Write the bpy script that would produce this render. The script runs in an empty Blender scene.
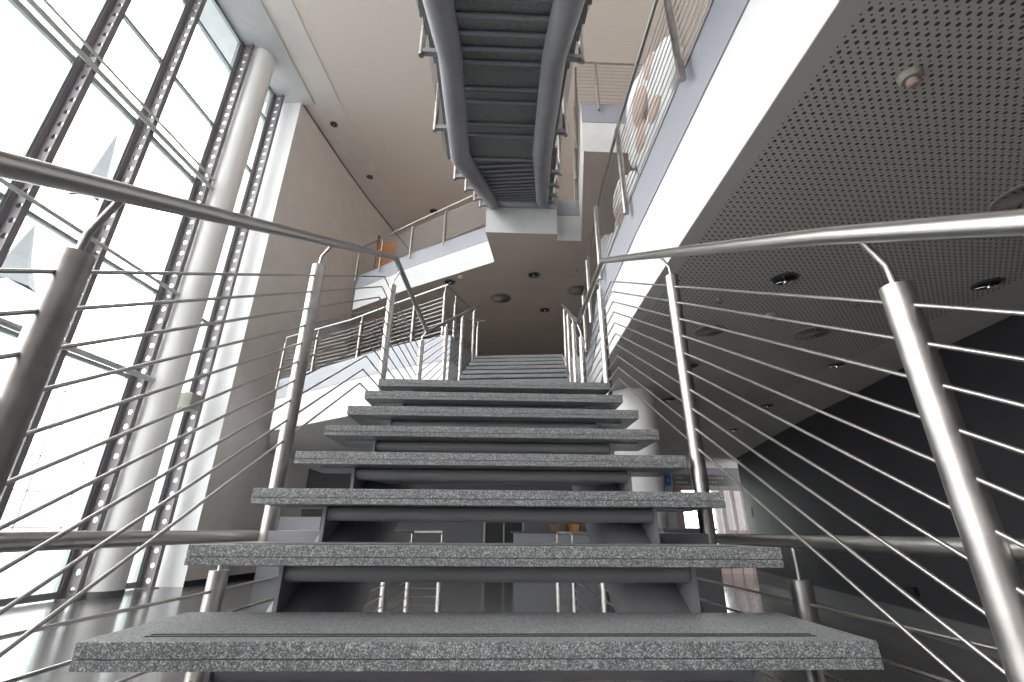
import bpy, bmesh, math, random
from mathutils import Vector, Matrix
random.seed(4)
SC = bpy.context.scene
COL = SC.collection

# ------------------------------------------------------------------ camera
PIT, YAW, ROLL = math.radians(22.25), math.radians(2.03), math.radians(.385)
CAM = Vector((.005, 0, 1.381))
fw = Vector((math.sin(YAW)*math.cos(PIT), math.cos(YAW)*math.cos(PIT), math.sin(PIT)))
r0 = Vector((math.cos(YAW), -math.sin(YAW), 0)); u0 = r0.cross(fw)
rr = r0*math.cos(ROLL)+u0*math.sin(ROLL); uu = -r0*math.sin(ROLL)+u0*math.cos(ROLL)
cd = bpy.data.cameras.new('camera'); cam = bpy.data.objects.new('camera', cd); COL.objects.link(cam)
cd.sensor_width = 36; cd.lens = 462.5/1024*36; cd.clip_start = .02; cd.clip_end = 400
cam.matrix_world = Matrix(((rr.x, uu.x, -fw.x, CAM.x), (rr.y, uu.y, -fw.y, CAM.y), (rr.z, uu.z, -fw.z, CAM.z), (0, 0, 0, 1)))
SC.camera = cam
# ------------------------------------------------------------------ world, exposure
w = bpy.data.worlds.new('world'); SC.world = w; w.use_nodes = True
nt = w.node_tree; nt.nodes.clear()
wo = nt.nodes.new('ShaderNodeOutputWorld'); bg = nt.nodes.new('ShaderNodeBackground')
tc = nt.nodes.new('ShaderNodeTexCoord'); sp = nt.nodes.new('ShaderNodeSeparateXYZ'); rp = nt.nodes.new('ShaderNodeValToRGB')
nt.links.new(tc.outputs['Generated'], sp.inputs[0]); nt.links.new(sp.outputs['Z'], rp.inputs[0])
rp.color_ramp.elements[0].position = 0.0; rp.color_ramp.elements[0].color = (.66, .66, .66, 1)
rp.color_ramp.elements[1].position = .25; rp.color_ramp.elements[1].color = (1, .985, .96, 1)
nt.links.new(rp.outputs[0], bg.inputs[0]); bg.inputs[1].default_value = 9.6
nt.links.new(bg.outputs[0], wo.inputs[0])
SC.view_settings.view_transform = 'Standard'; SC.view_settings.look = 'None'
SC.view_settings.gamma = 1; SC.view_settings.use_curve_mapping = False
SC.view_settings.exposure = 0.0
SC.cycles.max_bounces = 8; SC.cycles.diffuse_bounces = 6; SC.cycles.transparent_max_bounces = 24
SC.cycles.sample_clamp_indirect = 8

# ------------------------------------------------------------------ materials
def mat(name, col, rough=.6, metal=0., spec=None):
    m = bpy.data.materials.new(name); m.use_nodes = True
    b = m.node_tree.nodes['Principled BSDF']
    b.inputs['Base Color'].default_value = (*col, 1); b.inputs['Roughness'].default_value = rough
    b.inputs['Metallic'].default_value = metal
    if spec is not None: b.inputs['Specular IOR Level'].default_value = spec
    return m
def noise_col(m, c1, c2, scale, detail=2, lo=.35, hi=.65, stretch=None, rough=None):
    t = m.node_tree; b = t.nodes['Principled BSDF']
    co = t.nodes.new('ShaderNodeTexCoord'); n = t.nodes.new('ShaderNodeTexNoise')
    src = co.outputs['Object']
    if stretch:
        mp = t.nodes.new('ShaderNodeMapping'); mp.inputs['Scale'].default_value = stretch
        t.links.new(src, mp.inputs[0]); src = mp.outputs[0]
    t.links.new(src, n.inputs['Vector'])
    n.inputs['Scale'].default_value = scale; n.inputs['Detail'].default_value = detail
    r = t.nodes.new('ShaderNodeValToRGB'); r.color_ramp.elements[0].position = lo; r.color_ramp.elements[1].position = hi
    r.color_ramp.elements[0].color = (*c1, 1); r.color_ramp.elements[1].color = (*c2, 1)
    t.links.new(n.outputs['Fac'], r.inputs[0]); t.links.new(r.outputs[0], b.inputs['Base Color'])
    if rough:
        mr = t.nodes.new('ShaderNodeMapRange'); mr.inputs['To Min'].default_value = rough[0]; mr.inputs['To Max'].default_value = rough[1]
        t.links.new(n.outputs['Fac'], mr.inputs[0]); t.links.new(mr.outputs[0], b.inputs['Roughness'])
    return m
GRANITE = mat('granite', (.2, .2, .2), .38)
def granite_nodes(m):
    t = m.node_tree; b = t.nodes['Principled BSDF']; co = t.nodes.new('ShaderNodeTexCoord')
    v = t.nodes.new('ShaderNodeTexVoronoi'); v.inputs['Scale'].default_value = 430
    sp_ = t.nodes.new('ShaderNodeSeparateColor'); r = t.nodes.new('ShaderNodeValToRGB')
    e = r.color_ramp.elements; e[0].position = 0; e[0].color = (.045, .05, .055, 1); e[1].position = 1; e[1].color = (.42, .43, .43, 1)
    q = e.new(.30); q.color = (.10, .108, .112, 1); q = e.new(.7); q.color = (.185, .192, .195, 1)
    n = t.nodes.new('ShaderNodeTexNoise'); n.inputs['Scale'].default_value = 95; n.inputs['Detail'].default_value = 3
    mr = t.nodes.new('ShaderNodeMapRange'); mr.inputs['From Min'].default_value = .3; mr.inputs['From Max'].default_value = .7; mr.inputs['To Min'].default_value = .72; mr.inputs['To Max'].default_value = 1.28
    mu = t.nodes.new('ShaderNodeVectorMath'); mu.operation = 'SCALE'
    L = t.links.new
    L(co.outputs['Object'], v.inputs['Vector']); L(co.outputs['Object'], n.inputs['Vector']); L(v.outputs['Color'], sp_.inputs[0]); L(sp_.outputs[0], r.inputs[0])
    L(n.outputs['Fac'], mr.inputs[0]); L(r.outputs[0], mu.inputs[0]); L(mr.outputs[0], mu.inputs['Scale']); L(mu.outputs[0], b.inputs['Base Color'])
granite_nodes(GRANITE)
GROOVE = mat('groove_black', (.01, .01, .012), .7)
STEEL = mat('satin_steel', (.46, .44, .425), .31, 1)
STEELB = noise_col(mat('brushed_post_steel', (.6, .6, .6), .3, 1), (.30, .285, .275), (.42, .40, .385), 14, 3, .3, .7, None, (.32, .46))
PAINT = noise_col(mat('grey_lilac_paint', (.25, .25, .3), .38), (.215, .212, .235), (.240, .237, .262), 6)
FASCIA = mat('grey_blue_steel_paint', (.27, .275, .31), .45)
WHITE = noise_col(mat('white_plaster', (.8, .8, .8), .8), (.54, .54, .55), (.58, .58, .58), 3)
WALLM = noise_col(mat('warm_white_plaster', (.6, .6, .6), .85), (.70, .66, .63), (.74, .70, .67), 2)
REVEAL = mat('white_reveal', (.86, .87, .88), .8)
COLM = mat('white_column_paint', (.82, .81, .80), .5)
BEIGE = noise_col(mat('beige_soffit', (.45, .38, .33), .85), (.56, .465, .405), (.59, .49, .43), 1.5)
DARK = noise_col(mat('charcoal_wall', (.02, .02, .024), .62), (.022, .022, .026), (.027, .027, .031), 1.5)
PLINTH = mat('grey_plinth', (.10, .10, .105), .4)
FLOORM = noise_col(mat('polished_stone', (.2, .2, .2), .17), (.075, .073, .074), (.10, .098, .098), 3.0, 5, .3, .7)
MULL = mat('plum_grey_steel', (.20, .18, .195), .5)
FRAME = mat('green_grey_frame', (.30, .33, .33), .35, .5)
TRANSOM = mat('pale_transom_metal', (.55, .56, .55), .4, .3)
CONCRETE = mat('grey_box_paint', (.11, .11, .12), .6)
BLACKM = mat('black', (.012, .012, .014), .5)
ORANGE = noise_col(mat('orange_wood', (.5, .2, .06), .5), (.42, .17, .05), (.58, .26, .09), 4, 3, .3, .7, (1, 1, 8))
BROWN = mat('brown_wood', (.20, .12, .08), .6)
CHROME = mat('reflector_chrome', (.75, .75, .75), .12, 1)
IVORY = mat('ivory_plastic', (.36, .345, .30), .5)
BULB = mat('frosted_bulb', (.85, .84, .8), .4)
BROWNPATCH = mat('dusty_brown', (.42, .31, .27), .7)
SIGNG = mat('sign_grey', (.09, .095, .09), .5); SIGNB = mat('sign_blue', (.02, .06, .25), .4); SIGNT = mat('sign_text', (.28, .28, .27), .5)
SLATE = mat('spire_slate', (.055, .058, .066), .7); BUILDM = mat('pale_render', (.75, .76, .78), .8)
JOINT = mat('facade_joint', (.085, .09, .098), .8)
PAVE = noise_col(mat('outdoor_paving', (.1, .11, .12), .8), (.20, .22, .24), (.25, .27, .29), 1.2)
PINK = mat('rosy_brown_metal', (.10, .07, .066), .4, .2)
def glass_mat():
    m = bpy.data.materials.new('clear_glass'); m.use_nodes = True; t = m.node_tree; t.nodes.clear()
    o = t.nodes.new('ShaderNodeOutputMaterial'); mx = t.nodes.new('ShaderNodeMixShader')
    a = t.nodes.new('ShaderNodeBsdfTransparent'); g = t.nodes.new('ShaderNodeBsdfGlossy')
    ge = t.nodes.new('ShaderNodeNewGeometry'); dt = t.nodes.new('ShaderNodeVectorMath'); dt.operation = 'DOT_PRODUCT'
    t.links.new(ge.outputs['Normal'], dt.inputs[0]); t.links.new(ge.outputs['Incoming'], dt.inputs[1])
    ab = t.nodes.new('ShaderNodeMath'); ab.operation = 'ABSOLUTE'; t.links.new(dt.outputs['Value'], ab.inputs[0])
    iv = t.nodes.new('ShaderNodeMath'); iv.operation = 'SUBTRACT'; iv.inputs[0].default_value = 1; t.links.new(ab.outputs[0], iv.inputs[1])
    pw = t.nodes.new('ShaderNodeMath'); pw.operation = 'POWER'; pw.inputs[1].default_value = 5; t.links.new(iv.outputs[0], pw.inputs[0])
    f = t.nodes.new('ShaderNodeMath'); f.operation = 'MULTIPLY_ADD'; f.inputs[1].default_value = .9; f.inputs[2].default_value = .04; t.links.new(pw.outputs[0], f.inputs[0])
    a.inputs[0].default_value = (.95, .975, .97, 1); g.inputs['Roughness'].default_value = .02
    t.links.new(f.outputs[0], mx.inputs[0]); t.links.new(a.outputs[0], mx.inputs[1]); t.links.new(g.outputs[0], mx.inputs[2])
    t.links.new(mx.outputs[0], o.inputs[0]); return m
GLASS = glass_mat()
def perf_mat(name, c_face, c_hole, pitch, r_big, r_small, edge_x=None):
    """panel with rows of drilled holes: big ones on a grid, small ones between them"""
    m = mat(name, c_face, .7); t = m.node_tree; b = t.nodes['Principled BSDF']
    co = t.nodes.new('ShaderNodeTexCoord')
    def dots(off, r):
        mp = t.nodes.new('ShaderNodeMapping'); mp.inputs['Location'].default_value = (off[0], off[1], 0)
        mp.inputs['Scale'].default_value = (1/pitch, 1/pitch, 0)
        t.links.new(co.outputs['Object'], mp.inputs[0])
        fr = t.nodes.new('ShaderNodeVectorMath'); fr.operation = 'FRACTION'; t.links.new(mp.outputs[0], fr.inputs[0])
        sb = t.nodes.new('ShaderNodeVectorMath'); sb.operation = 'SUBTRACT'; sb.inputs[1].default_value = (.5, .5, 0)
        t.links.new(fr.outputs[0], sb.inputs[0])
        ln = t.nodes.new('ShaderNodeVectorMath'); ln.operation = 'LENGTH'; t.links.new(sb.outputs[0], ln.inputs[0])
        lt = t.nodes.new('ShaderNodeMath'); lt.operation = 'LESS_THAN'; lt.inputs[1].default_value = r/pitch
        t.links.new(ln.outputs['Value'], lt.inputs[0]); return lt.outputs[0]
    mx = t.nodes.new('ShaderNodeMath'); mx.operation = 'MAXIMUM'
    t.links.new(dots((0, 0), r_big), mx.inputs[0]); t.links.new(dots((.5, .5), r_small), mx.inputs[1])
    fac = mx.outputs[0]
    if edge_x is not None:
        s = t.nodes.new('ShaderNodeSeparateXYZ'); t.links.new(co.outputs['Object'], s.inputs[0])
        # plain margins along the gallery edge and along the dark wall
        g = t.nodes.new('ShaderNodeMath'); g.operation = 'GREATER_THAN'; g.inputs[1].default_value = edge_x
        t.links.new(s.outputs['X'], g.inputs[0])
        q = t.nodes.new('ShaderNodeMath'); q.operation = 'LESS_THAN'; q.inputs[1].default_value = 4.45
        t.links.new(s.outputs['X'], q.inputs[0])
        mu = t.nodes.new('ShaderNodeMath'); mu.operation = 'MULTIPLY'; t.links.new(g.outputs[0], mu.inputs[0]); t.links.new(q.outputs[0], mu.inputs[1])
        m2 = t.nodes.new('ShaderNodeMath'); m2.operation = 'MULTIPLY'; t.links.new(mu.outputs[0], m2.inputs[0]); t.links.new(fac, m2.inputs[1]); fac = m2.outputs[0]
    c = t.nodes.new('ShaderNodeMixRGB'); c.inputs[1].default_value = (*c_face, 1); c.inputs[2].default_value = (*c_hole, 1)
    t.links.new(fac, c.inputs[0]); t.links.new(c.outputs[0], b.inputs['Base Color'])
    return m
PERF = perf_mat('perforated_panel', (.66, .625, .60), (.085, .08, .076), .047, .0098, .005, 1.5)
CEILM = perf_mat('fine_perforated_ceiling', (.76, .69, .635), (.66, .595, .54), .09, .02, .012)

# ------------------------------------------------------------------ mesh helpers
def obj(name, bm, m, parent=None, smooth=False, bevel=0, auto=None):
    me = bpy.data.meshes.new(name); bm.normal_update(); bm.to_mesh(me); bm.free()
    for x in (m if isinstance(m, (list, tuple)) else [m]): me.materials.append(x)
    if smooth or auto:
        for p in me.polygons: p.use_smooth = True
        if auto: me.set_sharp_from_angle(angle=math.radians(auto))
    o = bpy.data.objects.new(name, me); COL.objects.link(o)
    if parent: o.parent = parent
    if bevel:
        b = o.modifiers.new('bevel', 'BEVEL'); b.width = bevel; b.segments = 2; b.limit_method = 'ANGLE'
    return o
def tag(o, label, cat, group=None):
    o['label'] = label; o['category'] = cat
    if group: o['group'] = group
    return o
def thing(name, label, cat, loc=(0, 0, 0), group=None):
    o = bpy.data.objects.new(name, None); COL.objects.link(o); o.location = loc; o.empty_display_size = .1
    return tag(o, label, cat, group)
def struct(name, bm, m, parent=None, **k):
    o = obj(name, bm, m, parent, **k)
    if not parent: o['kind'] = 'structure'
    return o
def box(bm, a, b, mi=0, M=None):
    vs = [bm.verts.new((x, y, z)) for x in (a[0], b[0]) for y in (a[1], b[1]) for z in (a[2], b[2])]
    if M:
        for v in vs: v.co = M @ v.co
    for f in ((0, 1, 3, 2), (4, 6, 7, 5), (0, 4, 5, 1), (2, 3, 7, 6), (0, 2, 6, 4), (1, 5, 7, 3)):
        bm.faces.new([vs[i] for i in f]).material_index = mi
    bmesh.ops.recalc_face_normals(bm, faces=bm.faces[:])
    return bm
def BX(a, b): return box(bmesh.new(), a, b)
def tube(bm, pts, r, n=12, caps=True):
    """mitred tube along a polyline"""
    P = [Vector(p) for p in pts]
    d = (P[1]-P[0]).normalized(); a = Vector((0, 0, 1)) if abs(d.z) < .9 else Vector((1, 0, 0))
    x = d.cross(a).normalized(); y = d.cross(x)
    rings = []
    for i, p in enumerate(P):
        if i == 0 or i == len(P)-1: nrm = d if i else (P[1]-P[0]).normalized()
        else: nrm = (d+(P[i+1]-p).normalized()).normalized()
        ring = []
        for k in range(n):
            t = 2*math.pi*k/n; o = (x*math.cos(t)+y*math.sin(t))*r
            ring.append(bm.verts.new(p+o-d*(o.dot(nrm)/d.dot(nrm))))
        rings.append(ring)
        if 0 < i < len(P)-1:
            d1 = (P[i+1]-p).normalized(); q = d.rotation_difference(d1); x = q @ x; y = q @ y; d = d1
    for A, B in zip(rings, rings[1:]):
        for k in range(n): bm.faces.new((A[k], A[(k+1) % n], B[(k+1) % n], B[k]))
    if caps:
        bm.faces.new(rings[0][::-1]); bm.faces.new(rings[-1])
    bmesh.ops.recalc_face_normals(bm, faces=bm.faces[:])
    return bm
def TB(pts, r, n=12): return tube(bmesh.new(), pts, r, n)
def prism(bm, poly, z0, z1, mi_side=0, mi_bot=0, mi_top=0):
    a = [bm.verts.new((*p, z0)) for p in poly]; b = [bm.verts.new((*p, z1)) for p in poly]; n = len(poly)
    f0 = bm.faces.new(a[::-1]); f1 = bm.faces.new(b); f0.material_index = mi_bot; f1.material_index = mi_top
    for i in range(n): bm.faces.new((a[i], a[(i+1) % n], b[(i+1) % n], b[i])).material_index = mi_side
    bmesh.ops.recalc_face_normals(bm, faces=bm.faces[:])
    bmesh.ops.triangulate(bm, faces=[f0, f1])
    return bm
def strip_wall(bm, path, z0, z1, t):
    """vertical band along a plan path, thickness t to the left of the path"""
    P = [Vector((*p, 0)) for p in path]; off = []
    for i, p in enumerate(P):
        d0 = (p-P[i-1]).normalized() if i else (P[1]-p).normalized(); d1 = (P[i+1]-p).normalized() if i < len(P)-1 else d0
        n = (Vector((-d0.y, d0.x, 0))+Vector((-d1.y, d1.x, 0))); n.normalize(); c = max(.3, n.dot(Vector((-d0.y, d0.x, 0)))); off.append(p+n*(t/c))
    V = [[bm.verts.new((q.x, q.y, z)) for q in (a, b) for z in (z0, z1)] for a, b in zip(P, off)]
    for A, B in zip(V, V[1:]):
        bm.faces.new((A[0], B[0], B[1], A[1])); bm.faces.new((A[2], A[3], B[3], B[2]))
        bm.faces.new((A[1], B[1], B[3], A[3])); bm.faces.new((A[0], A[2], B[2], B[0]))
    for A in (V[0], V[-1]): bm.faces.new((A[0], A[1], A[3], A[2]))
    bmesh.ops.recalc_face_normals(bm, faces=bm.faces[:]); return bm
def lathe(bm, prof, n=24, c=(0, 0), mi=0):
    R = []
    for r, z in prof:
        R.append([bm.verts.new((c[0]+r*math.cos(2*math.pi*k/n), c[1]+r*math.sin(2*math.pi*k/n), z)) for k in range(n)] if r > 1e-6 else [bm.verts.new((c[0], c[1], z))])
    for A, B in zip(R, R[1:]):
        for k in range(n):
            q = [A[k % len(A)], A[(k+1) % n % len(A)], B[(k+1) % n % len(B)], B[k % len(B)]]
            u = [];
            for v in q:
                if v not in u: u.append(v)
            if len(u) > 2: bm.faces.new(u).material_index = mi
    bmesh.ops.recalc_face_normals(bm, faces=bm.faces[:]); return bm
def offset_pts(pts, f): return [f(p) for p in pts]

# ------------------------------------------------------------------ structure
RISE, RUN = .17, .29
Z0, Z1, Z2, ZC = .15, 4.57, 8.99, 15.06     # ground, first, second floor, ceiling
SLAB_A, SLAB_B = .45, 1.17                  # fascia height, slab depth

def wallx(y): return -7.84+.1*(y-9.9)       # line of the glass wall
WD = Vector((.1, 1, 0)).normalized()
# ground floor with the opening the stairs rise through
HX0, HX1, HY0, HY1 = -1.03, 1.03, -2.6, 6.3
bm = bmesh.new()
box(bm, (-8.9, -14, -.15), (HX0, HY1, Z0)); box(bm, (HX1, -14, -.15), (12, HY1, Z0))
box(bm, (-8.9, HY1, -.15), (12, 24, Z0)); box(bm, (HX0, -14, -.15), (HX1, HY0, Z0))
struct('floor', bm, FLOORM)
bm = BX((-6, -6, -4.4), (6, 12, -4.27)); struct('floor_lower', bm, FLOORM)
bm = bmesh.new(); strip_wall(bm, [(HX0-.5, HY0-2), (HX0-.5, HY1+3), (HX1+.5, HY1+3), (HX1+.5, HY0-2)], -4.27, -.15, .1); struct('wall_lower', bm, WALLM)

# right gallery + stair head + left gallery, first floor
E1 = [(1.385, -9), (1.375, 1.5), (1.372, 3.8), (1.40, 5.2), (1.50, 6.2), (1.66, 7.3), (1.76, 8.0), (1.78, 8.52), (-.50, 8.68),
      (-.62, 8.3), (-.82, 7.62), (-1.5, 7.95), (-2.2, 8.42), (-3.0, 9.02), (-4.0, 9.78), (-5.02, 10.5)]
WALLP = [(-7.62, 12.02), (-6.93, 11.98), (-6.42, 14.7), (-5.87, 17.1), (-4.7, 21.16), (-3.9, 24)]
P1 = E1+[(-6.5, 13.8), (-5.87, 17.1), (-4.7, 21.1), (-4.0, 23.6), (11, 23.6), (11, -9)]
bm = bmesh.new(); prism(bm, P1, Z1-SLAB_B, Z1, 0, 0, 1); struct('gallery_floor', bm, [WHITE, FLOORM, CEILM])
bm = bmesh.new(); strip_wall(bm, E1[:8], Z1-SLAB_A, Z1+.02, .012); struct('trim_1', bm, FASCIA)
bm = bmesh.new(); strip_wall(bm, E1[8:]+[(-6.5, 13.8)], Z1-SLAB_A, Z1+.02, .012); struct('trim_2', bm, FASCIA)
bm = bmesh.new(); strip_wall(bm, [(p[0]-.013, p[1]) for p in E1[:8]], Z1-.012, Z1-.004, .003); struct('trim_3', bm, BLACKM)
# soffit under the first floor: fine panels on the right, plain grey elsewhere
def inset(poly_edge, d): return poly_edge
SOF = [(p[0]+.002, p[1]) for p in E1]+[ (-6.4, 13.8), (-5.8, 17.1), (-4.6, 21.1), (10.9, 23.5), (10.9, -8.9)]
bm = bmesh.new(); prism(bm, SOF, Z1-SLAB_B-.006, Z1-SLAB_B-.001); struct('ceiling_lower', bm, PERF)
# second floor
E2 = [(6.6, 6.48), (1.53, 6.48), (1.98, 9.3), (1.385, 9.3), (1.385, 9.05), (-.31, 9.05), (-.10, 10.33), (-2.48, 11.84), (-4.6, 13.4)]
P2 = E2+[(-5.85, 17.2), (-4.7, 21.1), (-4.0, 23.6), (6.6, 23.6)]
bm = bmesh.new(); prism(bm, P2, Z2-SLAB_B, Z2, 0, 1, 1); struct('gallery_floor', bm, [WHITE, BEIGE])
bm = bmesh.new(); strip_wall(bm, E2[:2], Z2-SLAB_A, Z2+.02, .012); struct('trim_4', bm, FASCIA)
bm = bmesh.new(); strip_wall(bm, E2[2:]+[(-5.85, 17.2)], Z2-SLAB_A, Z2+.02, .012); struct('trim_5', bm, FASCIA)
# high ceiling with its stepped edge strips
bm = BX((-9, -14, ZC+.06), (12, 24, ZC+.3)); struct('ceiling', bm, CEILM)
bm = bmesh.new(); prism(bm, [(-8.9, -14), (-7.9, -14), (-6.8, 8.6), (-6.5, 11.93), (-6.5, 12.06), (-8.9, 12.06)], ZC-.02, ZC+.1); struct('ceiling_edge', bm, WHITE)
bm = bmesh.new(); prism(bm, [(-8.0, -14), (-7.2, -14), (-5.95, 8.6), (-5.55, 12.6), (-4.8, 16.6), (-3.3, 23.9), (-8, 23.9)], ZC+.03, ZC+.062); struct('ceiling_band', bm, WALLM)
# walls
bm = bmesh.new(); strip_wall(bm, [(-8.7, 12.02)]+WALLP[:2], Z0, ZC+.1, .12); struct('wall_reveal', bm, REVEAL)
bm = bmesh.new(); strip_wall(bm, WALLP[1:], Z0, ZC+.1, .12); struct('wall_left', bm, WALLM)
bm = bmesh.new(); strip_wall(bm, [WALLP[1], WALLP[2], WALLP[3]], Z0, Z0+.12, -.015); struct('baseboard_left', bm, BLACKM)
struct('wall_back', BX((-5, 23.6, Z1), (12, 23.8, ZC+.1)), WALLM)
struct('wall_right', BX((6.6, -9, Z1), (6.75, 23.6, ZC+.1)), WALLM)
struct('added_wall_front', BX((-9, -8.2, Z0), (12, -8, ZC+.1)), WHITE)  # unseen, added behind the camera to cut the light coming from there
WR = [(5.0, -9), (5.02, 2.5), (5.12, 3.9), (5.28, 5.2), (5.66, 7.0), (5.95, 8.6), (6.35, 10.4), (6.95, 12.8), (7.15, 13.7), (7.35, 14.0), (7.9, 14.1)]
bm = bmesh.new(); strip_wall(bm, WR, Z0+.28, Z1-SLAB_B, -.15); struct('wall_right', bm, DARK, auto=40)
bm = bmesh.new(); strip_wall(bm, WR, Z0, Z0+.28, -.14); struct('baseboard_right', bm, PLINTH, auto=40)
bm = bmesh.new(); strip_wall(bm, WALLP[1:], ZC-.012, ZC+.028, -.03); struct('trim_6', bm, PLINTH)
# ground floor back wall: doorway, glazed strip on the right, header above it
bm = bmesh.new()
box(bm, (-6.2, 16, Z0), (-.3, 16.2, 3.38)); box(bm, (1.0, 16, Z0), (6.0, 16.2, 3.38)); box(bm, (-.3, 16, 2.4), (1.0, 16.2, 3.38))
box(bm, (6.0, 16, 2.75), (11, 16.2, 3.38)); box(bm, (9.0, 16, Z0), (11, 16.2, 2.75))
struct('wall_back', bm, CONCRETE)

# ------------------------------------------------------------------ glass wall
MY = [5.0, 6.65, 8.1, 9.95, 11.72]
def web_with_holes(bm, x0, x1, z0, z1, pitch=.30, r=.055, t=.012):
    """plate in the XZ plane with a column of round holes"""
    n = int((z1-z0)/pitch); h = (z1-z0)/n; cx = (x0+x1)/2; K = 16
    for i in range(n):
        a, b = z0+i*h, z0+(i+1)*h; cz = (a+b)/2
        hole, outer = [], []
        for k in range(K):
            an = 2*math.pi*k/K; c, s = math.cos(an), math.sin(an)
            hole.append((cx+r*c, cz+r*s))
            f = min(((x1-x0)/2)/max(abs(c), 1e-6), (h/2)/max(abs(s), 1e-6)); outer.append((cx+f*c, cz+f*s))
        cor = {}
        for y in (-t/2, t/2):
            H = [bm.verts.new((p[0], y, p[1])) for p in hole]; O = [bm.verts.new((p[0], y, p[1])) for p in outer]
            for k in range(K): bm.faces.new((H[k], H[(k+1) % K], O[(k+1) % K], O[k]))
            cor[y] = (H, O)
            for sx, sz, k in ((1, 1, 2), (-1, 1, 6), (-1, -1, 10), (1, -1, 14)):
                # fill the corner left between the two ring points around each cell corner
                cxn, czn = cx+sx*(x1-x0)/2, cz+sz*h/2
                C = bm.verts.new((cxn, y, czn))
                for q in (k-1, k):
                    A, B = O[q % K], O[(q+1) % K]
                    if abs((A.co.x-C.co.x)*(B.co.z-C.co.z)-(A.co.z-C.co.z)*(B.co.x-C.co.x)) > 1e-7:
                        if abs(A.co.x-B.co.x) > 1e-5 and abs(A.co.z-B.co.z) > 1e-5: bm.faces.new((A, B, C))
        H0, H1 = cor[-t/2][0], cor[t/2][0]
        for k in range(K): bm.faces.new((H0[k], H0[(k+1) % K], H1[(k+1) % K], H1[k]))
    return bm
rotw = Matrix.Rotation(-math.atan(.1), 4, 'Z')
mull_lab = {5.0: 'plum-grey perforated steel facade post, nearest one, mostly cut off at the photo left',
            6.65: 'plum-grey perforated steel facade post crossing the upper left corner of the photo',
            8.1: 'plum-grey perforated steel facade post, second of those before the white column',
            9.95: 'plum-grey perforated steel facade post directly to the left of the tall white column',
            11.72: 'plum-grey perforated steel facade post right of the white column, beside the white wall end'}
for y in MY:
    t = thing('facade_post', mull_lab[y], 'post', (wallx(y), y, Z0), 'perforated facade posts'); t.rotation_euler = (0, 0, -math.atan(.1))
    H = ZC-.02-Z0
    bm = bmesh.new(); web_with_holes(bm, -.02, .24, 0, H); obj('perforated_web', bm, MULL, t)
    obj('flange', BX((.24, -.055, 0), (.255, .055, H)), MULL, t)
    obj('flange', BX((-.04, -.10, 0), (-.02, .10, H)), MULL, t)
    obj('foot_plate', BX((-.06, -.13, 0), (.3, .13, .02)), MULL, t)
def along(y0, y1, dx0, dx1, z0, z1):
    """box along the glass wall from y0 to y1"""
    bm = bmesh.new(); s = wallx
    A = [(s(y0)+dx0, y0), (s(y1)+dx0, y1), (s(y1)+dx1, y1), (s(y0)+dx1, y0)]
    prism(bm, A, z0, z1); return bm
edges = [3.35]+MY
for i, (a, b) in enumerate(zip(edges, edges[1:])):
    fr = bmesh.new()
    for z0, z1 in ((Z0+.02, Z0+.14), (4.36, 4.44), (6.42, 6.50), (9.66, 9.78), (11.62, 11.70), (13.78, 13.86), (ZC-.12, ZC-.02)):
        prism(fr, [(wallx(a)-.05, a+.02), (wallx(b)-.05, b-.02), (wallx(b)-.14, b-.02), (wallx(a)-.14, a+.02)], z0, z1)
    for y in (a+.1, b-.1):
        prism(fr, [(wallx(y)-.05, y-.035), (wallx(y)-.05, y+.035), (wallx(y)-.14, y+.035), (wallx(y)-.14, y-.035)], Z0+.02, ZC-.02)
    f = struct('window_%d' % (i+1), fr, FRAME)
    obj('pane', along(a+.05, b-.05, -.10, -.09, Z0+.1, ZC-.05), GLASS, f)
for j, (z, r, dx, lab) in enumerate(((9.60, .055, .312, 'pale round transom rail across the facade at the photo top left'),
                             (6.48, .04, .297, 'pale slim transom rail across the facade just behind the left handrail'),
                             (4.38, .06, .317, 'pale transom rail low on the facade beneath the left handrail'))):
    t = obj('transom_rail', TB([(wallx(3.35)+dx, 3.35, z), (wallx(10.0)+dx, 10.0, z)], r, 14), TRANSOM, smooth=False, auto=40)
    tag(t, lab, 'rail', 'transom rails')
obj('transom_rail', TB([(wallx(3.35)+.287, 3.35, 9.88), (wallx(10.0)+.287, 10.0, 9.88)], .03, 10), TRANSOM, auto=40)
tag(COL.objects[-1], 'thin dark-edged rail running just above the thick upper transom rail', 'rail', 'transom rails')

# white columns
def column(x, y, r, z0, z1, lab):
    t = thing('column', lab, 'column', (x, y, z0))
    bm = bmesh.new(); lathe(bm, [(0, 0), (r, 0), (r, z1-z0), (0, z1-z0)], 40); obj('shaft', bm, COLM, t, auto=40)
    bm = bmesh.new(); lathe(bm, [(r-.01, 0), (r+.012, 0), (r+.012, .12), (r-.01, .12)], 40); obj('base_ring', bm, PLINTH, t, auto=40)
    return t
column(-7.46, 10.34, .33, Z0, ZC-.03, 'tall slim white round column in front of the glass wall')
column(2.15, 7.0, .34, Z0, Z1-SLAB_B-.013, 'white round column below the right gallery, seen behind the treads')
t = obj('cream_box', BX((-7.75, 10.95, 4.0), (-7.2, 11.35, 4.38)), IVORY, bevel=.01)  # plain cream box, holds nothing up
tag(t, 'small cream box fixed between the white column and the last facade post', 'box')

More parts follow.
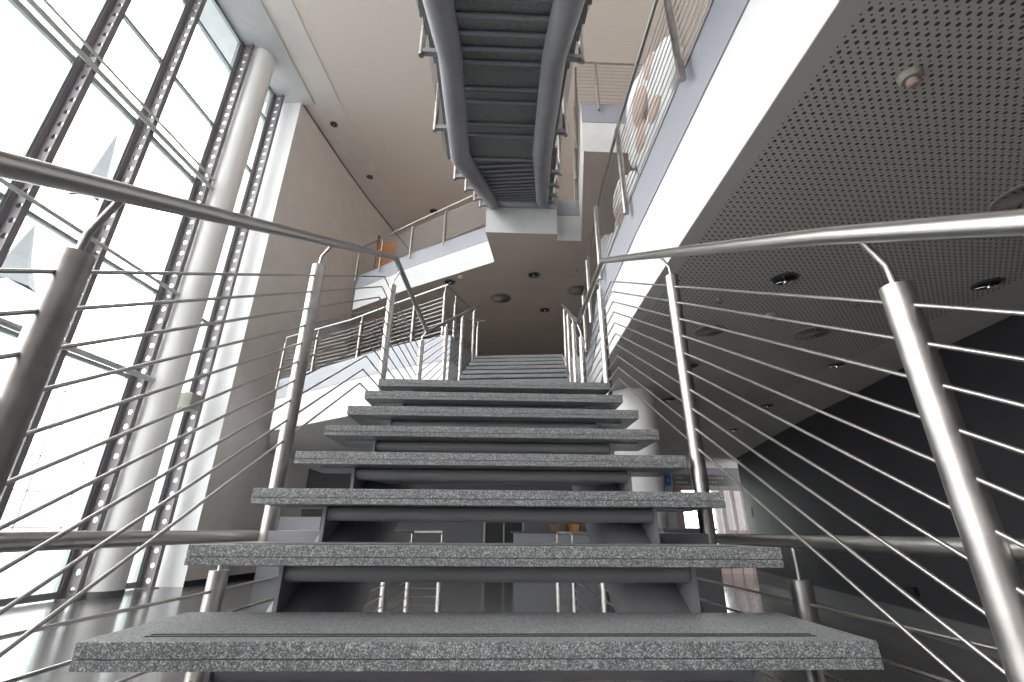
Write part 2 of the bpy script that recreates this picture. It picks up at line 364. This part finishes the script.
# ------------------------------------------------------------------ staircases
TH = math.radians(6.3)
def make_stair(dy, dz, label, steps, y_end_clip, PX=.565, off=.42, yb=3.14, ye=4.60):
    """two straight flights with a middle landing; second flight turned 6 degrees"""
    root = thing('staircase', label, 'staircase', (0, dy, dz))
    piv = Vector((0, 4.3, 0)); R = Matrix.Translation(piv) @ Matrix.Rotation(-TH, 4, 'Z') @ Matrix.Translation(-piv)
    I = Matrix.Identity(4)
    def slab(M, y, z, d, bars=True, w=.818):
        def ch(e):  # long box with chamfered nosing, two layers with a thin joint
            bm = bmesh.new()
            for za, zb in ((z-.0300, z), (z-.051, z-.0316)):
                box(bm, (-w, y, za), (w, y+d, zb), 0, M)
            box(bm, (-w+.003, y+.004, z-.0320), (w-.003, y+d-.004, z-.0295), 0, M)
            return bm
        t = obj('tread', ch(0), GRANITE, root, bevel=.004)
        g = bmesh.new()
        for yy in (.045, .065): box(g, (-w+.10, y+yy, z-.001), (w-.10, y+yy+.008, z+.0012), 0, M)
        obj('grip_strip', g, GROOVE, t)
        if bars:
            obj('cross_tube', tube(bmesh.new(), [M @ Vector((-.585, y+d-.062, z-.0765)), M @ Vector((.585, y+d-.062, z-.0765))], .0245, 14), PAINT, root, auto=40)
            obj('cross_tube', tube(bmesh.new(), [M @ Vector((-.592, y+.135, z-.0770)), M @ Vector((.592, y+.135, z-.0770))], .0255, 14), PAINT, root, auto=40)
            for s in (-1, 1):
                b = bmesh.new()
                P = [(y+.10, z-.0515), (y+d-.03, z-.0515), (y+d-.03, z-.20), (y+.10, z-.33)]
                A = [b.verts.new(M @ Vector((s*.60-.006, p[0], p[1]))) for p in P]; B = [b.verts.new(M @ Vector((s*.60+.006, p[0], p[1]))) for p in P]
                b.faces.new(A); b.faces.new(B[::-1])
                for k in range(4): b.faces.new((A[k], B[k], B[(k+1) % 4], A[(k+1) % 4]))
                bmesh.ops.recalc_face_normals(b, faces=b.faces[:]); obj('support_plate', b, PAINT, root)
                b = BX((-1, -1, -1), (1, 1, 1)) if False else bmesh.new()
                box(b, (min(s*.607, s*.74), y+.10, z-.060), (max(s*.607, s*.74), y+.17, z-.0515), 0, M); obj('tread_bracket', b, PAINT, root)
    for k in range(steps[0], 8): slab(I, 1.11+(k-1)*RUN, 1+RISE*k, .362)
    zl = 1+RISE*8
    for q in range(3): slab(I, 3.14+q*.57, zl, .565 if q < 2 else .66)
    for k in range(steps[1]):
        slab(R, 4.89+k*RUN, zl+RISE*(k+1), .362)
    for s in (-1, 1):
        zat = lambda y: 1.17+(y-1.11)*RISE/RUN-off
        y0 = 1.11+(steps[0]-1.6)*RUN
        yz = lambda y: zl-off-(yb-y)*RISE/RUN
        pts = [Vector((s*PX, y0, yz(y0))), Vector((s*PX, yb, zl-off)), R @ Vector((s*PX, ye, zl-off)), R @ Vector((s*PX, ye+y_end_clip, zl-off+y_end_clip*RISE/RUN))]
        obj('stringer_pipe', TB(pts, .138, 28), PAINT, root, auto=35)
        for p in (pts[1], pts[2]): obj('weld_seam', TB([p+Vector((0, -.005, 0)), p+Vector((0, .005, 0))], .1392, 28), PAINT, root, auto=35)
    return root, R
LOW, RL = make_stair(0, 0, 'lower open staircase of grey speckled granite treads on two thick grey pipes', (-4, 12), 3.72)
UP, RU = make_stair(.7, 4.42, 'upper staircase seen from below passing overhead, granite treads on two thick grey pipes', (-3, 12), 3.86, .585, .45, 2.93, 4.40)

# ------------------------------------------------------------------ railings
def rail_thing(label, cat='railing', group=None, loc=(0, 0, 0)): return thing('railing', label, cat, loc, group)
def post_parts(root, p, top, bot, rail, r=.031, bracket=None):
    """p plan position, top/bottom heights, rail = point where the stem meets the handrail"""
    b = bmesh.new(); n = 20
    tube(b, [(p[0], p[1], bot), (p[0], p[1], top)], r, n)
    bmesh.ops.translate(b, verts=b.verts[:], vec=(-root.location.x, -root.location.y, -root.location.z))
    o = obj('post', b, STEELB, root, auto=40, bevel=0)
    if rail is not None:
        q = Vector(rail); a = Vector((p[0], p[1], top)); m1 = a+Vector((0, 0, .055)); m1 = m1.lerp(Vector((q.x, q.y, m1.z)), .10)
        m2 = a.lerp(q, .5); m2.z = top+(q.z-top)*.62
        s = TB([Vector((a.x, a.y, top-.01))-root.location, m1-root.location, q-root.location], .0078, 8); obj('stem', s, STEEL, o, auto=60)
    if bracket is not None:
        c = Vector(bracket); d = (c-Vector((p[0], p[1], c.z))); k = bmesh.new()
        L = d.length; x = d.normalized(); yv = Vector((-x.y, x.x, 0))
        vs = []
        for e in (0, L):
            for sy in (-.028, .028):
                for sz in (-.03, .03): vs.append(k.verts.new(Vector((p[0], p[1], c.z))+x*e+yv*sy+Vector((0, 0, sz))-root.location))
        for f in ((0, 1, 3, 2), (4, 6, 7, 5), (0, 4, 5, 1), (2, 3, 7, 6), (0, 2, 6, 4), (1, 5, 7, 3)): k.faces.new([vs[i] for i in f])
        bmesh.ops.recalc_face_normals(k, faces=k.faces[:]); obj('bracket', k, PAINT, o)
    return o

def stair_rail(side, R, dy, dz, label, rail_pts, posts1, posts2, second_n, low_y=-.3):
    """inclined railing of one side of a staircase. Heights are relative to stair coordinates."""
    root = rail_thing(label, loc=(side*.885, dy, dz)); L = root.location
    S = lambda v: Vector(v)+Vector((0, dy, dz))
    obj('handrail', TB([S(v)-L for v in rail_pts], .0228, 20), STEEL, root, auto=40)
    zl = 2.36; XP = .885
    nos = lambda y: 1.17+(y-1.11)*RISE/RUN
    rail_vs = [Vector(v) for v in rail_pts]
    def rz(v):  # handrail point nearest in Y
        for a, b in zip(rail_vs, rail_vs[1:]):
            if min(a.y, b.y) <= v.y <= max(a.y, b.y): return a.lerp(b, (v.y-a.y)/(b.y-a.y))
        return rail_vs[-1]
    drop = .0 if side < 0 else None
    for y in posts1:
        on_land = y > 3.2
        base = zl if on_land else nos(y)
        top = base+(.93 if on_land else (.885 if side < 0 else (.855 if y < 1.5 else .875)))
        q = rz(Vector((side*XP, y, 0))); q = Vector((q.x, y, q.z-.018))
        post_parts(root, (side*XP, y+dy), top+dz, base-.42+dz, S(q), bracket=(side*.62, y+dy, base-.36+dz))
    n2 = lambda y: zl+RISE+(y-4.89)*RISE/RUN
    for y in posts2:
        v = R @ Vector((side*XP, y, 0)); base = max(zl, n2(y)); top = base+.90
        q = rz(v); q = Vector((q.x, q.y, q.z-.018))
        c = R @ Vector((side*.62, y, 0))
        post_parts(root, (v.x, v.y+dy), top+dz, base-.42+dz, S(q), bracket=(c.x, c.y+dy, base-.36+dz))
    ye = posts2[-1]
    for k in range(10):
        h = -(.06 if side < 0 else .045)-.0885*k
        yb = 3.19-.028*k if side < 0 else 3.13
        lift = .88 if side < 0 else .872
        m = R @ Vector((side*XP, 4.62, 0)); e = R @ Vector((side*XP, ye+.02, 0))
        b = Vector((side*XP, yb, nos(yb)+lift+h)); m.z = b.z; e.z = n2(ye)+.90+h
        pts = [Vector((side*XP, low_y, nos(low_y)+lift+(.035 if side < 0 else -.02)+h)), b, m, e]
        obj('rod', TB([S(p)-L for p in pts], .0048, 8), STEEL, root, auto=60)
    return root
def r2(R, side, y, z, X=.84): v = R @ Vector((side*X, y, 0)); return (v.x, v.y, z)
nz2 = lambda y: 2.36+RISE+(y-4.89)*RISE/RUN
railL = [(-.845, -1.0, 1.035), (-.84, .636, 1.945), (-.84, 3.3, 3.452), r2(RL, -1, 4.75, 3.455), r2(RL, -1, 8.38, 3.455+3.63*RISE/RUN)]
railR = [(.84, -1.0, .80), (.84, -.2, 1.34), (.84, .573, 1.835), (.84, .958, 2.08), (.84, 1.765, 2.562), (.84, 3.16, 3.385), r2(RL, 1, 4.5, 3.41), r2(RL, 1, 8.3, 3.41+3.63*RISE/RUN)]
p1 = [-.28, .87, 2.02, 3.48]; p2 = [4.72, 5.88, 7.04, 8.2]
stair_rail(-1, RL, 0, 0, 'left steel railing of the lower staircase, with round posts and thin rods', railL, p1, p2, 0)
stair_rail(1, RL, 0, 0, 'right steel railing of the lower staircase, with round posts and thin rods', railR, p1, p2, 0)
up1 = [1.68, 2.84, 4.04]; up2 = [5.44, 6.4, 7.4, 8.2]
rUL = [(-.84, -.2, 1.5), (-.84, 3.3, 3.452), r2(RU, -1, 4.75, 3.455), r2(RU, -1, 8.2, 3.455+3.45*RISE/RUN)]
rUR = [(.84, -.2, 1.5), (.84, 3.3, 3.452), r2(RU, 1, 4.75, 3.455), r2(RU, 1, 8.2, 3.455+3.45*RISE/RUN)]
stair_rail(-1, RU, .7, 4.42, 'left steel railing of the overhead staircase, mostly hidden behind its grey pipe', rUL, up1, up2, 0, -.2)
stair_rail(1, RU, .7, 4.42, 'right steel railing of the overhead staircase, mostly hidden behind its grey pipe', rUR, up1, up2, 0, -.2)

def level_rail(label, path, zf, n_rods, post_at, H=1.1, out=(0, 0), post_r=.027, below=.22, rail_in=.0, rodr=.005, stem=True, top=.93, spacing=.0872):
    """horizontal railing along a plan path; post_at = list of plan points"""
    root = rail_thing(label, loc=(*path[0], zf)); L = root.location
    obj('handrail', TB([Vector((p[0], p[1], zf+H))-L for p in path], .021, 14), STEEL, root, auto=40)
    for (x, y, rx, ry) in post_at:
        post_parts(root, (x, y), zf+top, zf-below, (rx, ry, zf+H-.015) if stem else None, r=post_r)
    for k in range(n_rods):
        z = zf+top-.066-spacing*k
        obj('rod', TB([Vector((p[0]+out[0], p[1]+out[1], z))-L for p in path], rodr, 6), STEEL, root, auto=60)
    return root
def posts_on(path, n, off, inn=0):
    """n posts evenly along a path, shifted by off to its left side normal"""
    P = [Vector(p) for p in path]; seg = [(b-a).length for a, b in zip(P, P[1:])]; T = sum(seg); res = []
    for i in range(n):
        s = T*(i+.5)/n if n > 1 else T/2
        for a, b, l in zip(P, P[1:], seg):
            if s <= l+1e-9:
                q = a.lerp(b, s/l); d = (b-a).normalized(); m = Vector((-d.y, d.x)); e = q+m*off; res.append((e.x, e.y, q.x, q.y)); break
            s -= l
    return res
# ground level guard rails along both sides of the stair opening
for s, lab in ((-1, 'level guard rail left of the stair, in front of the glass wall'), (1, 'level guard rail right of the stair, in front of the dark wall')):
    path = [(s*.98, -2.4), (s*.98, 6.2), (s*(.62 if s < 0 else .8), 6.2)]
    ys = [-.95, .45, 1.90, 3.35, 4.8, 6.15] if s < 0 else [-1.2, .2, 1.61, 3.05, 4.5, 6.15]
    level_rail(lab, path, Z0, 10, [(s*.98, y, s*.98, y) for y in ys]+[(s*(.62 if s < 0 else .8), 6.2, s*(.62 if s < 0 else .8), 6.2)], H=1.203, top=1.091, post_r=.033)
# first floor, right gallery
pR = [(1.335, -2.0), (1.335, 2.0), (1.34, 3.8), (1.37, 4.9), (1.46, 6.05), (1.62, 7.2), (1.72, 8.3)]
ps = [(1.33, -.1), (1.33, 1.0), (1.325, 2.3), (1.33, 3.82), (1.36, 5.15), (1.50, 6.5), (1.66, 7.75)]
level_rail('steel railing along the edge of the right gallery above the white fascia', pR, Z1, 11, [(x-.035, y, x+.01, y) for x, y in ps], H=1.1, below=.20, post_r=.03)
# first floor, left gallery
pL = [(-.55, 8.75), (-.95, 7.75), (-2.35, 8.77), (-3.21, 9.42), (-5.08, 10.55)]
psL = [(-.82, 8.15), (-.98, 7.72), (-1.62, 8.2), (-2.9, 9.15), (-4.1, 9.93), (-5.06, 10.5)]
level_rail('steel railing on the curved left gallery of the first floor', pL, Z1, 11, [(x, y, x, y) for x, y in psL], H=1.1, below=.20)
level_rail('short steel railing at the head of the lower staircase', [(-.66, 9.3), (-.28, 9.35)], Z1, 11, [(-.42, 9.33, -.42, 9.33)], H=1.1, below=0)
# second floor railings
pU = [(-.35, 10.25), (-2.5, 11.78), (-4.62, 13.35), (-5.8, 16.8)]
level_rail('steel railing on the left gallery of the second floor', pU, Z2, 11, [(-1.55, 11.05, -1.55, 11.05), (-2.62, 11.82, -2.62, 11.82), (-3.7, 12.62, -3.7, 12.62), (-4.62, 13.3, -4.62, 13.3)], H=1.1, below=.20)
level_rail('steel railing on the second-floor ledge right of the overhead staircase', [(1.5, 6.43), (5.0, 6.43)], Z2, 11, [(1.86, 6.41, 1.86, 6.43), (3.1, 6.41, 3.1, 6.43), (4.4, 6.41, 4.4, 6.43)], H=1.1, below=.20, top=1.05, spacing=.096)
level_rail('steel railing beside the head of the overhead staircase', [(1.5, 6.55), (1.93, 9.2)], Z2, 11, [(1.56, 7.3, 1.56, 7.3), (1.70, 8.2, 1.70, 8.2), (1.86, 9.1, 1.86, 9.1)], H=1.1, below=.30)

# ------------------------------------------------------------------ lights and fittings in the ceilings
def downlight(x, y, z, r, label):
    t = thing('downlight', label, 'ceiling light', (x, y, z))
    bm = bmesh.new(); lathe(bm, [(r*.92, -.002), (r*1.12, -.002), (r*1.14, -.008), (r*.9, -.016), (r*.86, -.004)], 28); obj('trim_ring', bm, STEELB, t, auto=50)
    bm = bmesh.new(); lathe(bm, [(r*.9, -.012), (r*.82, -.0035), (r*.3, -.0025), (0, -.0025)], 28); obj('reflector', bm, BLACKM, t, auto=60)
    bm = bmesh.new(); lathe(bm, [(0, -.05), (r*.14, -.048), (r*.2, -.03), (r*.17, -.004), (0, -.003)], 12); obj('lamp', bm, CHROME, t, auto=60)
    bm = bmesh.new()
    for a in (0, 1, 2): 
        c, s = math.cos(a*2.1), math.sin(a*2.1); tube(bm, [(r*.2*c, r*.2*s, -.02), (r*.85*c, r*.85*s, -.012)], r*.04, 6)
    obj('lamp_holder', bm, CHROME, t, auto=60)
def vent(x, y, z, r, label):
    t = thing('air_vent', label, 'air vent', (x, y, z))
    bm = bmesh.new(); lathe(bm, [(r*.93, -.002), (r*1.06, -.002), (r*1.06, -.012), (r*.93, -.016)], 32); obj('rim', bm, IVORY, t, auto=50)
    bm = bmesh.new(); lathe(bm, [(r*.93, -.004), (0, -.004)], 32); obj('backing', bm, PLINTH, t)
    bm = bmesh.new()
    for k in range(16):
        a = 2*math.pi*k/16; M = Matrix.Rotation(a, 4, 'Z') @ Matrix.Rotation(.5, 4, 'X')
        box(bm, (r*.18, -r*.07, -.014), (r*.92, r*.07, -.010), 0, M)
    obj('blade', bm, IVORY, t); COL.objects[-1].name = 'swirl_blades'
    bm = bmesh.new(); lathe(bm, [(0, -.02), (r*.16, -.02), (r*.18, -.004)], 16); obj('hub', bm, IVORY, t, auto=50)
def detector(x, y, z, r, label):
    t = thing('smoke_detector', label, 'smoke detector', (x, y, z))
    bm = bmesh.new(); lathe(bm, [(r, -.001), (r, -.02), (r*.8, -.035), (0, -.035)], 20); obj('base', bm, IVORY, t, auto=50)
    bm = bmesh.new(); lathe(bm, [(r*.45, -.034), (r*.5, -.06), (r*.3, -.07), (0, -.07)], 16); obj('sensor_cap', bm, BROWNPATCH, t, auto=50)
def sprinkler(x, y, z, label):
    t = thing('sprinkler', label, 'sprinkler', (x, y, z))
    bm = bmesh.new(); lathe(bm, [(.03, -.001), (.03, -.008), (.01, -.012), (.009, -.05), (0, -.05)], 12); obj('stem', bm, IVORY, t, auto=50)
    bm = bmesh.new(); lathe(bm, [(0, -.055), (.028, -.055), (.028, -.051), (0, -.050)], 12); obj('deflector', bm, STEELB, t, auto=50)
zs = Z1-SLAB_B-.006
for x, y, lab in ((2.458, 3.38, 'round downlight in the perforated soffit, just under the right handrail'),
                  (4.262, 3.379, 'round downlight in the dark soffit at the far right, above the dark wall'),
                  (4.402, 5.495, 'round downlight in the dark soffit just above the curve of the dark wall'),
                  (2.542, 5.638, 'round downlight beside the second right stair post'),
                  (4.667, 7.602, 'small round downlight close to the dark wall, middle of the far row'),
                  (2.857, 7.3, 'small round downlight right of the white column top'),
                  (5.055, 9.615, 'smallest round downlight near the far end of the dark wall')):
    downlight(x, y, zs, .10, lab)
vent(3.38, 2.27, zs, .155, 'large round swirl vent at the right edge of the photo, above the right handrail')
vent(3.434, 4.499, zs, .17, 'round swirl vent in the perforated soffit, in the middle of the right side')
vent(2.3, 4.5, zs, .15, 'round swirl vent in the perforated soffit nearest the second right stair post')
detector(1.937, 1.482, zs, .05, 'round smoke detector high on the perforated soffit, alone near the top edge')
detector(2.732, 4.082, zs, .06, 'round smoke detector between the swirl vents of the perforated soffit')
for x, y, lab in ((2.05, 3.75, 'tiny sprinkler head nearest the white fascia on the right soffit'), (3.35, 3.75, 'tiny sprinkler head right of the nearest downlight'),
                  (3.836, 6.731, 'tiny sprinkler head high over the dark wall curve'), (2.125, 5.909, 'tiny sprinkler head left of the second right stair post')):
    sprinkler(x, y, zs, lab)
z2s = Z2-SLAB_B
vent(.104, 12.346, z2s, .30, 'round swirl vent in the brown soffit, centred above the stair head'); vent(2.32, 11.737, z2s, .30, 'round swirl vent in the brown soffit at right, near the right stair railing')
for x, y, lab in ((.981, 10.952, 'round downlight in the brown soffit, nearest one above the stair head'), (-1.342, 11.45, 'round downlight in the brown soffit beside the white fascia at left'), (1.505, 13.092, 'round downlight in the brown soffit, farther one right of the stair head')):
    downlight(x, y, z2s, .15, lab)
detector(-1.015, 11.157, z2s, .09, 'white smoke detector in the brown soffit near the white fascia at left')
sprinkler(-.109, 10.847, z2s, 'tiny sprinkler head in the brown soffit in front of the swirl vent'); sprinkler(2.1, 10.6, z2s, 'tiny sprinkler head in the brown soffit at far right')
zc = ZC+.03
for x, y, lab in ((-6.11, 12.9, 'small round downlight in the high ceiling, nearest the white column top'), (-5.467, 15.6, 'small round downlight in the high ceiling, middle of the row along the left wall')):
    downlight(x, y, zc, .13, lab)
downlight(-3.045, 17.8, ZC+.06, .18, 'round downlight in the high ceiling above the second-floor railing')

# ------------------------------------------------------------------ white cloud sculptures behind the right gallery railing
def cloud(loc, blobs, patches, label):
    t = thing('cloud_sculpture', label, 'sculpture', loc, 'cloud sculptures')
    def blobmesh(L, name, m, par, vs):
        bm = bmesh.new()
        for (y, z, r, x) in L:
            bmesh.ops.create_icosphere(bm, subdivisions=3, radius=1, matrix=Matrix.Translation((x, y, z)) @ Matrix.Diagonal((r*.35, r, r, 1)))
        o = obj(name, bm, m, par, smooth=True)
        rm = o.modifiers.new('remesh', 'REMESH'); rm.mode = 'VOXEL'; rm.voxel_size = vs; rm.use_smooth_shade = True
        return o
    blobmesh(blobs, 'body', WHITE, t, .035)
    obj('base', box(BX((-.15, -.35, Z1-loc[2]), (.15, .35, Z1-loc[2]+.04)), (-.03, -.03, Z1-loc[2]+.04), (.03, .03, -.1)), WHITE, t)
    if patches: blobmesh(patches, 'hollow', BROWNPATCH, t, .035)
cloud((2.2, 4.85, 6.3), [(.0, 1.05, .55, 0), (.45, 1.3, .5, 0), (-.5, .75, .5, 0), (.75, .8, .35, 0), (-.2, .2, .5, 0), (.35, .25, .4, 0)],
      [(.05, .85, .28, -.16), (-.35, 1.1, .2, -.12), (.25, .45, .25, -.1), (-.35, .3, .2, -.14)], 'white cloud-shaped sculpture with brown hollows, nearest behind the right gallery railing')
cloud((2.2, 6.4, 6.0), [(.2, .85, .42, 0), (-.25, .6, .38, 0), (.3, .3, .4, 0), (-.1, .1, .35, 0)],
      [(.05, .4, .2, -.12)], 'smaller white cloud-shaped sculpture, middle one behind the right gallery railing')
cloud((2.2, 7.9, 5.9), [(.15, .75, .4, 0), (-.3, .5, .38, 0), (.2, .15, .4, 0)],
      [], 'white cloud-shaped sculpture farthest along the right gallery railing')

# ------------------------------------------------------------------ things on the floors
t = thing('wooden_screen', 'orange wooden screen leaning on the second floor behind the left railing', 'screen', (-4.55, 16.2, Z2))
obj('panel', BX((-.35, 0, 0), (.35, .06, 3.3)), ORANGE, t); obj('frame', BX((-.42, -.01, 0), (-.35, .07, 3.6)), BROWN, t)
t = thing('display_cabinet', 'brown wooden cabinet standing on the second floor beside the orange screen', 'cabinet', (-3.6, 15.6, Z2))
obj('body', BX((-.55, 0, 0), (.55, .5, 1.5)), BROWN, t); obj('door', BX((-.5, -.02, .1), (0, 0, 1.4)), ORANGE, t); obj('door', BX((.01, -.02, .1), (.5, 0, 1.4)), BROWN, t)
for x, lab in ((-3.15, 'low grey box wall left of the stair, seen between two treads'), (3.0, 'low grey box wall right of the stair, in front of the white column')):
    s = 1 if x > 0 else -1
    a, b = (2.08, 2.72) if s > 0 else (-6.08, -4.62)
    t = thing('low_wall', lab, 'parapet', ((a+b)/2, 6.0 if s > 0 else 13.5, Z0)); h = (b-a)/2; zt = 1.24 if s > 0 else 1.50  # low grey walls built as plain boxes, nothing planted in them
    obj('body', BX((-h, 0, 0), (h, .25, zt)), CONCRETE if s > 0 else FASCIA, t, bevel=.01); obj('rim', BX((-h-.01, -.01, zt), (h+.01, .26, zt+.03)), CONCRETE if s > 0 else FASCIA, t)
t = thing('reception_counter', 'long pale grey counter at the back of the ground floor', 'counter', (1.7, 14.5, Z0))
obj('front', BX((-1.1, 0, 0), (1.5, .08, 1.15)), FASCIA, t); obj('top', BX((-1.15, -.05, 1.15), (1.55, .7, 1.2)), CONCRETE, t)
for i, (x, m, c, lab) in enumerate(((.25, BROWN, 'brown basket on the pale grey counter at the back', .3), (.75, ORANGE, 'small orange box on the pale grey counter at the back', .2), (1.3, BROWN, 'narrow brown box at the right end of the pale grey counter', .16))):
    bm = bmesh.new(); lathe(bm, [(0, 0), (lab*.8, 0), (lab, .2), (lab*.9, .2), (0, .12)], 6 if i else 16)
    o = obj('storage_basket', bm, m); o.location = (1.7+x, 14.8, Z0+1.2); tag(o, c, 'basket')
d = struct('door_1', BX((-.3, 16.05, Z0), (1.0, 16.1, 2.4)), BLACKM)
obj('door_frame', box(box(BX((-.3, 15.98, Z0), (-.24, 16.04, 2.4)), (.33, 15.98, Z0), (.37, 16.04, 2.4)), (.94, 15.98, Z0), (1.0, 16.04, 2.4)), FRAME, d)
# glazed strip on the right of the back wall
fr = bmesh.new()
for x, q in ((6.02, .25), (6.80, .25), (7.58, .12), (7.95, .10), (8.3, .7)): box(fr, (x, 16.0, Z0), (x+q, 16.14, 2.75))
for z in (Z0, 2.66): box(fr, (6.02, 16.02, z), (9, 16.1, z+.09))
box(fr, (7.6, 16.02, 1.3), (9, 16.1, 1.42)); box(fr, (6.02, 16.02, .24), (9, 16.1, .85))
f = struct('window_6', fr, PINK); obj('pane', BX((6.05, 16.05, Z0+.05), (8.9, 16.06, 2.7)), GLASS, f)
def sign(x0, x1, z0, z1, y, m, label, rows, cat='sign'):
    t = thing('hanging_sign', label, cat, ((x0+x1)/2, y, z0)); w = (x1-x0)/2; h = z1-z0
    obj('board', BX((-w, 0, 0), (w, .04, h)), m, t, bevel=.005)
    bm = bmesh.new()
    for r, (a, b) in enumerate(rows):
        zc_ = h*(1-(r+.9)/(len(rows)+.8)); n = int((b-a)*8)+1
        for k in range(n):
            q = a+(b-a)*k/n; box(bm, (w*(2*q-1), -.006, zc_-h*.07), (w*(2*(q+.72*(b-a)/n)-1), 0, zc_+h*.07))
    obj('lettering', bm, SIGNT, t)
    for q in (-.8, .8): obj('hanger', BX((w*q-.006, .014, h), (w*q+.006, .026, Z1-SLAB_B-.006-z0)), MULL, t)
sign(5.66, 6.25, 2.70, 3.06, 15, SIGNG, 'grey direction sign with two faint lines of text, beside the second right post', [(.15, .6), (.15, .8)])
sign(6.62, 7.55, 2.72, 3.06, 15, SIGNG, 'wider grey direction sign under the soffit by the end of the dark wall', [(.08, .75), (.08, .5)])
sign(5.40, 5.60, 2.70, 3.06, 15, SIGNB, 'small blue sign left of the grey direction signs', [(.3, .7)])
t = tag(obj('wall_switch', BX((7.0, 13.0, 1.75), (7.06, 13.1, 2.0)), BLACKM), 'small black wall box on the end of the dark wall', 'wall box')
t = tag(obj('power_socket', BX((5.50, 6.6, .62), (5.56, 6.72, .72)), BLACKM), 'small dark socket low on the dark wall', 'socket')

# ------------------------------------------------------------------ outdoors
t = tag(obj('dimming_wall', BX((8.5, 18.5, -.16), (13, 18.7, 3.6)), PINK), 'rosy wall added outside the far right ground-floor window to dim it', 'wall')  # added behind the glazed strip so the panes look less bright
struct('ground_outside', BX((-90, -60, -.3), (-9, 110, -.16)), PAVE); 
COL.objects[-1].name = 'ground'
t = thing('office_building', 'pale building opposite with thin dark joints, behind the lower windows', 'building', (-26, 25, -.16))
obj('facade', BX((-6, -22, 0), (0, 40, 10.6)), BUILDM, t)
bm = bmesh.new()
for z in (1.5, 3.4, 5.3, 7.2, 9.1): box(bm, (0, -22, z), (.03, 40, z+.05))
for y in range(-21, 40, 3): box(bm, (0, y, 1), (.03, y+.05, 10.5))
obj('joint_lines', bm, JOINT, t)
def spire(x, y, zb, zt, r, label):
    t = thing('church_tower', label, 'church', (x, y, -.16))
    obj('shaft', BX((-r*.7, -r*.7, 0), (r*.7, r*.7, zb)), BUILDM, t)
    bm = bmesh.new(); lathe(bm, [(r, zb), (r*.45, zb+(zt-zb)*.4), (0, zt)], 8); obj('spire', bm, SLATE, t)
spire(-45, 42.8, 34.5, 44.7, 1.7, 'grey pointed church spire seen through the upper left window')
spire(-45, 39.0, 22.0, 28.9, 2.0, 'second lower grey church spire seen at the left edge through the window')
